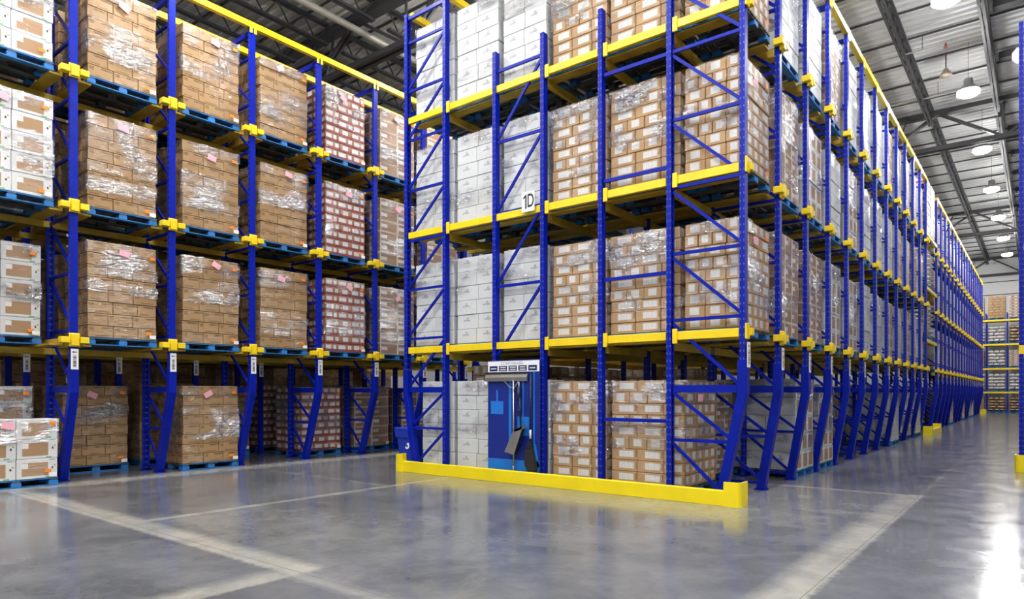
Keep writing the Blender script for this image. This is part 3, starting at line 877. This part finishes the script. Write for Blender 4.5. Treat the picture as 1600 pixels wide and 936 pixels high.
def load(ct, loc, rz, W, Dp, H, side, where, group, detail=True, tags=False, rows=None, on_pallet=True, pgroup=None, wrap=True):
    z = loc[2]
    if on_pallet:
        pallet(W+.02, Dp, loc, rz, 'blue pallet under %s, %s' % ('sacks' if ct in 'GH' else 'boxes' if ct in 'Dd' else 'cartons', where), pgroup or 'blue pallets', detail)
        z += .1235
    base = BASE.get(ct, ct)
    rows = rows or ROWS[ct]; h = H/rows
    nm, cat = NAMES[ct]
    label = '%s, %s' % (LOOK[ct], where)
    if ct in 'GH' and detail:
        t = thing(nm, label, cat, (loc[0], loc[1], z), rz, group)
        for r in range(rows):
            cols = 2 if r % 2 else 3
            for c in range(cols):
                w = W/cols
                link('sack', sack_mesh(ct, w, Dp*.98, h), t, (-W/2 + w*(c+.5) + rnd.uniform(-.015, .015), rnd.uniform(-.02, .02), r*h), rnd.uniform(-.03, .03))
        return t
    lay = layers_of(ct, W, rows)
    items = []
    for r, (cols, fd, ns) in enumerate(lay):
        x = -W/2
        jx, jy = rnd.uniform(-.007, .007), rnd.uniform(-.005, .005)
        for c in cols:
            w = c*W; items.append((x+w/2+jx, -Dp/2+fd/2+jy, r*h, w, fd)); x += w
        rest = Dp-fd; sw = .36*W if ct not in 'Dd' else W*.5
        for sd in ('L', 'R'):
            for i in range(ns):
                d = rest/ns
                if side in (sd, 'B') or not detail:
                    items.append(((-W/2+sw/2 if sd == 'L' else W/2-sw/2)+jx, -Dp/2+fd+d*(i+.5)+jy, r*h, sw, d))
    if not detail:
        k = (ct, round(W, 2), round(Dp, 2), round(H, 2), rows)
        if k not in _simple:
            bm = bmesh.new()
            uvs = []
            for (x, y, zz, w, d) in items:
                me = carton_mesh(base, w, d, h)
                tmp = bmesh.new(); tmp.from_mesh(me); tmp.transform(Matrix.Translation((x, y, zz)))
                m2 = bpy.data.meshes.new('tmp'); tmp.to_mesh(m2); tmp.free()
                bm.from_mesh(m2); bpy.data.meshes.remove(m2)
            me = bpy.data.meshes.new(nm); bm.to_mesh(me); bm.free()
            for m_ in (M[base+'_l'], M.get(base+'_s', M[base+'_l']), M['E_l']): me.materials.append(m_)
            _simple[k] = me
        return thing(nm, label, cat, (loc[0], loc[1], z), rz, group, _simple[k])
    t = thing(nm, label, cat, (loc[0], loc[1], z), rz, group)
    part = 'box' if ct in 'Dd' else 'carton'
    for (x, y, zz, w, d) in items:
        link(part, carton_mesh(base, w, d, h), t, (x+rnd.uniform(-.002, .002), y+rnd.uniform(-.003, .003), zz), rnd.uniform(-.006, .006))
    if wrap:
        for fm in film_mesh(W+.02, Dp+.02, H, side, rnd.randrange(6))[:2 if ct == 'E' else 4]: link('stretch_wrap', fm, t)
    if tags:
        yy = -Dp/2-.034
        o = link('pallet_tag', tagm('pink_tag', .16, .10, M['pink']), t, (W*rnd.uniform(-.12, .08), yy, H*rnd.uniform(.84, .93)), 0, 'pink paper tag')
        o.rotation_euler = (0, R(rnd.choice((28, 24, -30, 12))), 0)
        for (x, zz) in ((W*.41, H*.90), (W*.36, .10)):
            link('pallet_tag', tagm('orange_tag', .085, .05, M['orange']), t, (x+rnd.uniform(-.02, .02), yy, zz+rnd.uniform(-.02, .02)), 0, 'orange sticker')
        link('pallet_tag', tagm('white_tag', .10, .06, M['white']), t, (W*.43, yy-.001, .05), 0, 'white sticker')
    return t

LN = {0: 'on floor', 1: 'first beam level', 2: 'second beam level', 3: 'third beam level'}
# ---- left rack loads (front rows)
GL = 'loads in the left rack'
PGL = 'blue pallets in the left rack'
LW, LD = 1.06, 1.0
types = ['D', 'A', 'A', 'A', 'B', 'C', 'C', 'E']
xf = XL - .12
for b in range(7):
    yc = (YL[b]+YL[b+1])/2 + (.005 if b else -.1)
    ct = types[b]; base = {'C': 'c'}.get(ct, ct)
    for lv in range(4):
        xfront = xf + .04; yy = yc; W = LW
        H = {1: 1.56, 2: 1.52, 3: 1.50, 0: 1.50}[lv]
        rows = None
        z = 0 if lv == 0 else LEV_L[lv-1]-.053
        if b == 0: yy += .08
        if b == 0 and lv == 1: xfront -= .55; H = 1.45
        if lv == 0:
            xfront = {0: XL-.02, 1: XL-1.40, 2: XL-.30, 3: XL-2.3, 4: XL-.95, 5: XL-1.0, 6: XL-1.0}[b]
            H = 1.42
            if b == 0: H, rows = .90, 3
            if b == 0: yy = yc+.12
            if b == 1: yy = yc+.07
            if b == 2: yy = yc+.11
        where = 'left rack, %s, %s bay from left' % (LN[lv], ORD[b])
        load(base, (xfront-LD/2, yy, z), R(90), W, LD, H, 'L', where, GL, b < 6, ct in 'ABCD', rows, True, PGL)
# second taller load behind the short white one, and second rows in the gaps
load('D', (XL-1.62, YL[0]+.76, 0), R(90), LW, LD, 1.40, 'L', 'left rack floor, behind the short white box load', GL, True, True, 5, True, PGL)
for b in range(7):
    yc = (YL[b]+YL[b+1])/2
    ct = {'C': 'c'}.get(types[b], types[b])
    for lv in range(4):
        if lv == 0 and b in (0, 3): continue
        z = 0 if lv == 0 else LEV_L[lv-1]-.053
        xx = XL-1.84 if lv else XL-3.1
        if lv == 0 and b == 2: xx = XL-2.3
        if b == 0 and lv == 1: xx -= .45
        load(ct, (xx, yc, z), R(90), LW, LD, 1.48, 'L', 'second row of left rack, %s, %s bay' % (LN[lv], ORD[b]), GL, False, False, None, True, PGL)

for b in range(8):
    yc = (YL[b]+YL[b+1])/2
    for lv in range(4):
        z = 0 if lv == 0 else LEV_L[lv-1]-.053
        load('A', (XL-4.5-.35, yc, z), R(90), LW+.08, LD, 1.95 if lv == 0 else 1.78, 'L', 'rearmost row of left rack, %s, %s bay' % (LN[lv], ORD[b]), GL, False, False, None, True, PGL)
# ---- centre rack, end face loads
GC = 'loads in the end of the middle rack'; PGC = 'blue pallets in the end of the middle rack'
colsx = [(-9.05, -8.09, 'E'), (-8.02, -7.08, 'E'), (-6.97, -6.10, 'E'), (-5.98, -5.01, 'F'), (-4.95, -3.86, 'F'), (-3.80, -3.02, 'F')]
YFRONT = D0 + .10
DP = 1.12
for lv in range(4):
    for i, (xa, xb, ct) in enumerate(colsx):
        if lv == 0 and i == 5: continue
        z = 0 if lv == 0 else LEV_C[lv-1]-.053
        H = {0: 1.47, 1: 1.43, 2: 1.44, 3: 1.56}[lv] + (.06 if ct == 'E' and lv else 0)
        if lv == 0 and ct == 'E': H = 1.5
        a, b_ = xa, xb
        if lv == 0:
            if i == 0: a = -8.88
            if i == 2: a, b_ = -6.97, -6.04
            if i == 4: a, b_ = -4.93, -3.80
        W = b_-a
        where = 'middle rack end, %s, %s column from left' % (LN[lv], ORD[i])
        t = load(ct, ((a+b_)/2, YFRONT+DP/2, z), 0, W, DP, H, 'R', where, GC, True, False, None, True, PGC)
        if ct == 'F' and (i == 5 or (i == 4 and lv == 0)):
            o = link('pallet_tag', tagm('pink_tag', .16, .10, M['pink']), t, (W/2+.034, -.1, H*.83), R(90), 'pink paper tag')
            link('pallet_tag', tagm('orange_tag', .085, .05, M['orange']), t, (W/2+.034, .35, H*.90), R(90), 'orange sticker')
            link('pallet_tag', tagm('orange_tag', .085, .05, M['orange']), t, (W/2+.034, .38, .1), R(90), 'orange sticker')
        if lv == 0 and i == 3:
            mb = MB(); pts = [(-.32, 0), (-.05, .17), (.02, .2), (.10, .16), (.38, .01)]
            for q, (x, zz) in enumerate(pts):
                mb.v += [(x, -.42, H+zz+.004), (x*.8+.03, -.30, H+zz*1.15+.006), (x, -.1, H+zz*.35+.004)]
            for q in range(len(pts)-1):
                for j in range(2):
                    a0 = q*3+j; mb.quad((a0, a0+3, a0+4, a0+1))
            link('loose_wrap', mb.mesh('loose_wrap', M['film'], 0, True), t)
# ---- centre rack, aisle loads
GA = 'loads facing the long aisle in the middle rack'; PGA = 'blue pallets facing the long aisle in the middle rack'
aisle = {1: ['C', 'C', 'd', 'd', 'E', 'E', 'd', 'E', 'd', 'E', 'E'],
         2: ['C', 'd', 'E', 'd', 'E', 'E', 'E', 'd', 'E', 'C', 'E'],
         3: ['E', 'E', 'C', 'E', 'E', 'E', 'd', 'E', 'E', 'E', 'E'],
         0: [None, 'd', 'd', None, None, 'E', 'd', 'E', None, 'd', 'E']}
for lv in range(4):
    for j in range(11):
        k = j+1
        ct = aisle[lv][j]
        yc = (YC[k]+YC[k+1])/2
        z = 0 if lv == 0 else LEV_C[lv-1]-.053
        H = {0: 1.50, 1: 1.50, 2: 1.52, 3: 1.62}[lv] + rnd.uniform(-.08, .04)
        where = 'long aisle side, %s, %s bay from corner' % (LN[lv], ORD[k])
        det = k <= 6
        xfr = XR-.06
        if lv == 0:
            if k == 1: ct, xfr = 'C', XR-1.12
            elif ct is None: ct, xfr = 'E', XR-1.3
            elif k in (6, 7, 8, 11): xfr = XR-.12 if k in (8, 11) else XR-1.3
            else: xfr = XR-.2
        load(ct, (xfr-DP/2, yc, z), R(90), 1.06, DP, H, 'L', where, GA, det, False, None, True, PGA)
        if lv == 0 and k in (2, 3):
            load('E', (xfr-DP*1.5-.12, yc, 0), R(90), 1.06, DP, H, 'L', 'second row of '+where, GA, False, False, None, True, PGA)
# second row just behind the aisle loads closes the views through the gaps
for lv in range(1, 4):
    for k in (1, 2, 3):
        load('F' if k == 1 else 'E', (XR-.06-DP*1.5-.1, (YC[k]+YC[k+1])/2, LEV_C[lv-1]-.053), R(90), 1.06, DP, 1.45, 'L', 'second row of long aisle side, %s, %s bay' % (LN[lv], ORD[k]), GA, False, False, None, True, PGA)
# ---- loads in the second line behind the end face
for lv in range(1, 4):
    for i, (xa, xb, ct) in enumerate(colsx[:3]):
        load(ct, ((xa+xb)/2, YC[1]+.157+DP/2, LEV_C[lv-1]-.053), 0, xb-xa, DP, 1.42, 'R', 'second line behind middle rack end, %s, %s column' % (LN[lv], ORD[i]), GC, False, False, None, True, PGC)

for i, (xa, xb, ct) in enumerate(colsx[:3]):
    load('F', ((xa+xb)/2, YC[4]+.14+DP/2, 0), 0, xb-xa, DP, 1.84, 'R', 'deep inside middle rack, floor, %s column from left' % ORD[i], GC, False, False, None, True, PGC)
for k in range(1, 4):
    load('F', (XW+.16+DP/2, (YC[k]+YC[k+1])/2, 0), R(-90), 1.06, DP, 1.84, 'R', 'left aisle side of middle rack, floor, %s bay' % ORD[k], GC, False, False, None, True, PGC)
# ---- tunnel bay: sacks
GT = 'bagged goods over the tunnel'
for lv, L in enumerate(LEV_T):
    for q, yc in enumerate(((YC[-1]+YF[0])/2 - .68, (YC[-1]+YF[0])/2 + .62)):
        ct = 'G' if lv < 2 else ('B' if q == 0 else 'J')
        load(ct, (XR-.02-.5, yc, L+.002), R(90), 1.05, 1.0, 1.22 if lv < 2 else 1.75, 'L', 'over the long aisle tunnel, %s beam, %s load' % (ORD[lv], ORD[q]), GT, lv < 2, False, None, True, 'blue pallets over the tunnel')
# ---- far rack loads
GF = 'loads in the far rack'
for k in range(17):
    for lv in range(4):
        ct = rnd.choice(['E', 'E', 'd', 'E', 'C'])
        z = 0 if lv == 0 else LEV_C[lv-1]-.053
        xfr = XR-.08 if (lv or k in (4, 8, 11, 12)) else XR-1.0
        load(ct, (xfr-DP/2, (YF[k]+YF[k+1])/2, z), R(90), 1.06, DP, 1.5+.0*k, 'L', 'far rack, %s, %s bay past tunnel' % (LN[lv], ORD[k]), GF, False, False, None, True, 'blue pallets in the far rack')
# ---- end wall rack loads
GE = 'loads on the end wall rack'
kinds = {0: 'AHHAH', 1: 'GGGAG', 2: 'AGCGA', 3: 'GGHGG', 4: 'CACEA'}
for lv in range(5):
    for i in range(5):
        x = (XE[i+2]+XE[i+3])/2; ct = kinds[lv][i]
        z = 0 if lv == 0 else LEV_E[lv-1]+.002
        H = 1.1 if lv < 4 else 1.5
        if lv == 0: H = .95 if i != 3 else .75
        det = ct in 'GH'
        load(ct, (x, YE+.5, z), 0, .98, .95, H, 'B', 'end wall rack, %s level, %s bay from left' % (ORD[lv], ORD[i]), GE, det, False, 5 if det else None, True, 'pallets on the end wall rack')
# ---- right rack loads
for k in range(4):
    for lv in range(4):
        z = 0 if lv == 0 else LEV_C[lv-1]-.053
        load('E', (XQ+.14+DP/2, (YQ[k]+YQ[k+1])/2, z), R(-90), 1.06, DP, 1.5, 'R', 'right rack, %s, %s bay' % (LN[lv], ORD[k]), 'loads in the right rack', False, False, None, True, 'blue pallets in the right rack')

# ------------------------------------------------------------------ signs and small things
def text(body, size, mat, parent, loc, rot, name='lettering', bold=0.0, sx=1.0):
    cu = bpy.data.curves.new(name, 'FONT'); cu.body = body; cu.size = size; cu.align_x = 'CENTER'; cu.align_y = 'CENTER'
    cu.extrude = .001; cu.offset = bold
    cu.materials.append(mat)
    tmp = bpy.data.objects.new('tmp', cu); COL.objects.link(tmp)
    me = bpy.data.meshes.new_from_object(tmp.evaluated_get(bpy.context.evaluated_depsgraph_get()))
    bpy.data.objects.remove(tmp)
    o = bpy.data.objects.new(name, me); COL.objects.link(o); o.parent = parent; o.location = loc; o.rotation_euler = rot; o.scale = (sx, 1, 1)
    return o
FACE = (R(90), 0, 0)
t = thing('aisle_sign', 'small white sign reading 1D on the end of the middle rack', 'sign', (-6.33, D0-.075, 4.43))
link('sign_plate', MB().box(-.125, .125, -.003, .003, -.16, .16).mesh('sign_plate', M['white'], .002), t)
link('bracket', MB().box(-.1, .1, .004, .03, -.11, -.05).mesh('bracket', M['blue2']), t)
link('lettering', MB().prism([(-.055, -.11), (-.028, -.11), (-.028, .11), (-.05, .11), (-.095, .075), (-.095, .045), (-.055, .068)], 'y', -.006, -.003).mesh('digit_one', M['ink']), t)
text('D', .30, M['ink'], t, (.05, -.005, 0), FACE, 'lettering', .004, .62)

# cleaning station
t = thing('tool_board', 'dark blue shadow board for cleaning tools on the middle rack end', 'board', (-6.60, D0-.11, 0))
W2 = .525
link('panel', MB().box(-W2, W2, -.006, .012, .12, 1.92).mesh('panel', M['boardblue'], .002), t)
link('bottom_band', MB().box(-W2+.005, W2-.005, -.009, -.0062, .125, .33).mesh('bottom_band', M['boardlight']), t)
mb = MB().box(-.46, -.20, -.009, -.0062, 1.05, 1.26).box(-.345, -.31, -.009, -.0062, 1.26, 1.44)
link('tool_outline', mb.mesh('dustpan_outline', M['boardlight']), t, label='light blue dustpan silhouette')
mb = MB().box(-.085, -.03, -.009, -.0062, .62, 1.78).box(-.05, .17, -.0095, -.0066, .60, .62)
link('tool_outline', mb.mesh('squeegee_outline', M['boardlight']), t)
mb = MB().box(.09, .32, -.009, -.0062, .72, 1.02).box(.19, .215, -.009, -.0062, 1.02, 1.75)
link('tool_outline', mb.mesh('pan_outline', M['boardlight']), t)
mb = MB().box(.405, .43, -.009, -.0062, .60, 1.78).prism([(.37, .60), (.45, .60), (.52, .24), (.30, .24)], 'y', -.009, -.0062)
link('tool_outline', mb.mesh('broom_outline', M['boardlight']), t)
link('header', MB().box(-W2+.004, W2-.004, -.011, -.0065, 1.73, 1.905).mesh('header', M['white'], .001), t)
text('CORE VALUES', .062, simple('pale_grey_ink', (.30, .31, .36), .5), t, (-.02, -.0125, 1.868), FACE, 'header_lettering', 0, 1.15)
for i in range(5):
    x = -.40 + i*.198
    n = link('value_box', MB().box(-.083, .083, -.0125, -.0112, 1.745, 1.83).mesh('value_box', M['navy']), t, (x, 0, 0))
    mb = MB()
    rows_ = (1.787,) if i in (0, 4) else (1.805, 1.768)
    for z in rows_:
        xx = -.055
        while xx < .05:
            ww = random.uniform(.008, .016); mb.box(xx, xx+ww, -.0137, -.0127, z-.009, z+.009); xx += ww+.004
    link('box_text', mb.mesh('box_text', M['white']), n)
t.location.z = .02
bx, by = -6.60, D0-.125
# squeegee
q = thing('floor_squeegee', 'long grey floor squeegee hanging head up on the blue tool board', 'squeegee', (bx+.06, by, 0))
link('blade_head', MB().prism([(-.04, 1.60), (-.052, 1.66), (-.03, 1.72), (-.012, 1.72), (-.012, 1.60)], 'x', -.60, .25).mesh('blade_head', M['grey'], .003), q)
link('rubber_blade', MB().box(-.60, .25, -.045, -.03, 1.72, 1.745).mesh('rubber_blade', M['black']), q)
link('bracket', MB().bar((-.20, -.03, 1.60), (-.09, -.03, 1.50), .014, .014).bar((-.09, -.03, 1.50), (.0, -.03, 1.50), .014, .014).bar((.0, -.03, 1.50), (.08, -.03, 1.60), .014, .014).mesh('bracket', M['chrome']), q)
link('pole', MB().tube((-.02, -.032, 1.62), (-.02, -.03, .26), .013, 10).mesh('pole', M['chrome'], 0, True), q)
link('pole_tip', MB().tube((-.02, -.03, .26), (-.02, -.03, .16), .018, 10).tube((-.02, -.03, .2), (-.02, -.03, .19), .026, 10).mesh('pole_tip', M['grey'], 0, True), q)
# dustpan on a long handle
q = thing('lobby_dustpan', 'grey dustpan on a long black handle hanging on the blue tool board', 'dustpan', (bx, by, 0))
mb = MB().prism([(.12, .84), (.30, .90), (.12, .44), (-.07, .48)], 'y', -.13, -.115)
mb.prism([(.12, .84), (.30, .90), (.31, .86), (.14, .80)], 'y', -.13, -.03)
link('pan', mb.mesh('pan', M['grey'], .003), q)
link('pan_side', MB().prism([(.30, .90), (.285, .90), (.105, .44), (.12, .44)], 'y', -.115, -.05).prism([(.12, .84), (.135, .84), (-.055, .48), (-.07, .48)], 'y', -.115, -.05).mesh('pan_side', M['black']), q)
link('handle', MB().tube((.20, -.05, .86), (.16, -.035, 1.42), .014, 10).mesh('handle', M['black'], 0, True), q)
link('grip', MB().tube((.16, -.035, 1.10), (.145, -.035, 1.16), .016, 10).tube((.15, -.035, 1.28), (.15, -.035, 1.50), .028, 10).mesh('grip', M['black'], 0, True), q)
link('hang_tip', MB().tube((.152, -.035, 1.50), (.152, -.035, 1.585), .008, 8).mesh('hang_tip', M['white'], 0, True), q)
# broom
q = thing('angle_broom', 'black angled broom hanging bristles down at the edge of the blue tool board', 'broom', (bx, by, 0))
link('pole', MB().tube((.37, -.03, .66), (.385, -.03, 1.72), .013, 10).mesh('pole', M['black'], 0, True), q)
link('head', MB().prism([(.33, .64), (.41, .66), (.42, .54), (.30, .54)], 'y', -.06, -.005).mesh('head', M['black'], .004), q)
link('bristles', MB().prism([(.30, .54), (.42, .54), (.50, .22), (.36, .17), (.28, .30)], 'y', -.068, -.002).mesh('bristles', M['bristle']), q)
link('label_band', MB().tube((.374, -.03, .70), (.376, -.03, .84), .0165, 10).mesh('label_band', M['white'], 0, True), q)

# bin with the number 3
q = thing('waste_bin', 'blue plastic waste bin marked 3 beside the middle rack post', 'bin', (-9.40, D0+.42, 0))
def taper(w0, d0, w1, d1, z0, z1, mb):
    b = len(mb.v)
    for w, d, z in ((w0, d0, z0), (w1, d1, z1)):
        c = min(w, d)*.12
        for x, y in ((-w+c, -d), (w-c, -d), (w, -d+c), (w, d-c), (w-c, d), (-w+c, d), (-w, d-c), (-w, -d+c)): mb.v.append((x, y, z))
    for i in range(8): mb.quad((b+i, b+(i+1) % 8, b+8+(i+1) % 8, b+8+i))
    mb.quad(tuple(b+i for i in range(8))[::-1]); mb.quad(tuple(b+8+i for i in range(8)))
    return mb
link('body', taper(.20, .22, .25, .27, .0, .60, MB()).mesh('bin_body', M['bin'], .004), q)
link('rim', taper(.275, .295, .29, .31, .57, .72, MB()).mesh('bin_rim', M['bin'], .006), q)
link('lid', taper(.30, .32, .28, .30, .721, .755, MB()).mesh('bin_lid', M['bin'], .006), q)
o = text('3', .25, M['white'], q, (.06, -.262, .44), (R(90-6), 0, 0), 'number', .006)
# white plate high on the right post
q = thing('post_plate', 'white eight-sided plate high on the post at the right picture edge', 'sign', (XQ-.02, YQ[0]+.075, 7.6))
link('plate', MB().prism([(.13*math.cos(a), .16*math.sin(a)) for a in [math.pi/8+math.pi/4*i for i in range(8)]], 'y', -.004, .004).mesh('plate', M['white']), q)
link('bracket', MB().box(-.01, .05, -.016, -.0045, -.05, .05).mesh('plate_bracket', M['blue2']), q)

# ------------------------------------------------------------------ camera, world, view
cam = bpy.data.cameras.new('camera'); co = bpy.data.objects.new('camera', cam); COL.objects.link(co)
co.location = (0, 0, CAMZ); co.rotation_euler = (R(90), 0, R(38.3))
cam.sensor_width = 36.0; cam.lens = 1045/1600*36.0; cam.shift_y = (613-468)/1600.0
cam.clip_end = 200
scene.camera = co
w = bpy.data.worlds.new('world'); w.use_nodes = True; scene.world = w
w.node_tree.nodes['Background'].inputs[0].default_value = (.8, .85, 1, 1)
w.node_tree.nodes['Background'].inputs[1].default_value = .02
vs = scene.view_settings
vs.view_transform = 'Standard'; vs.look = 'None'; vs.gamma = 1.0; vs.use_curve_mapping = False
vs.exposure = 0.05
scene.display_settings.display_device = 'sRGB'
try:
    scene.cycles.use_denoising = True
    scene.cycles.sample_clamp_indirect = 8.0
    scene.cycles.max_bounces = 8; scene.cycles.diffuse_bounces = 5; scene.cycles.glossy_bounces = 4; scene.cycles.transparent_max_bounces = 12
    scene.cycles.caustics_reflective = False; scene.cycles.caustics_refractive = False
except Exception: pass
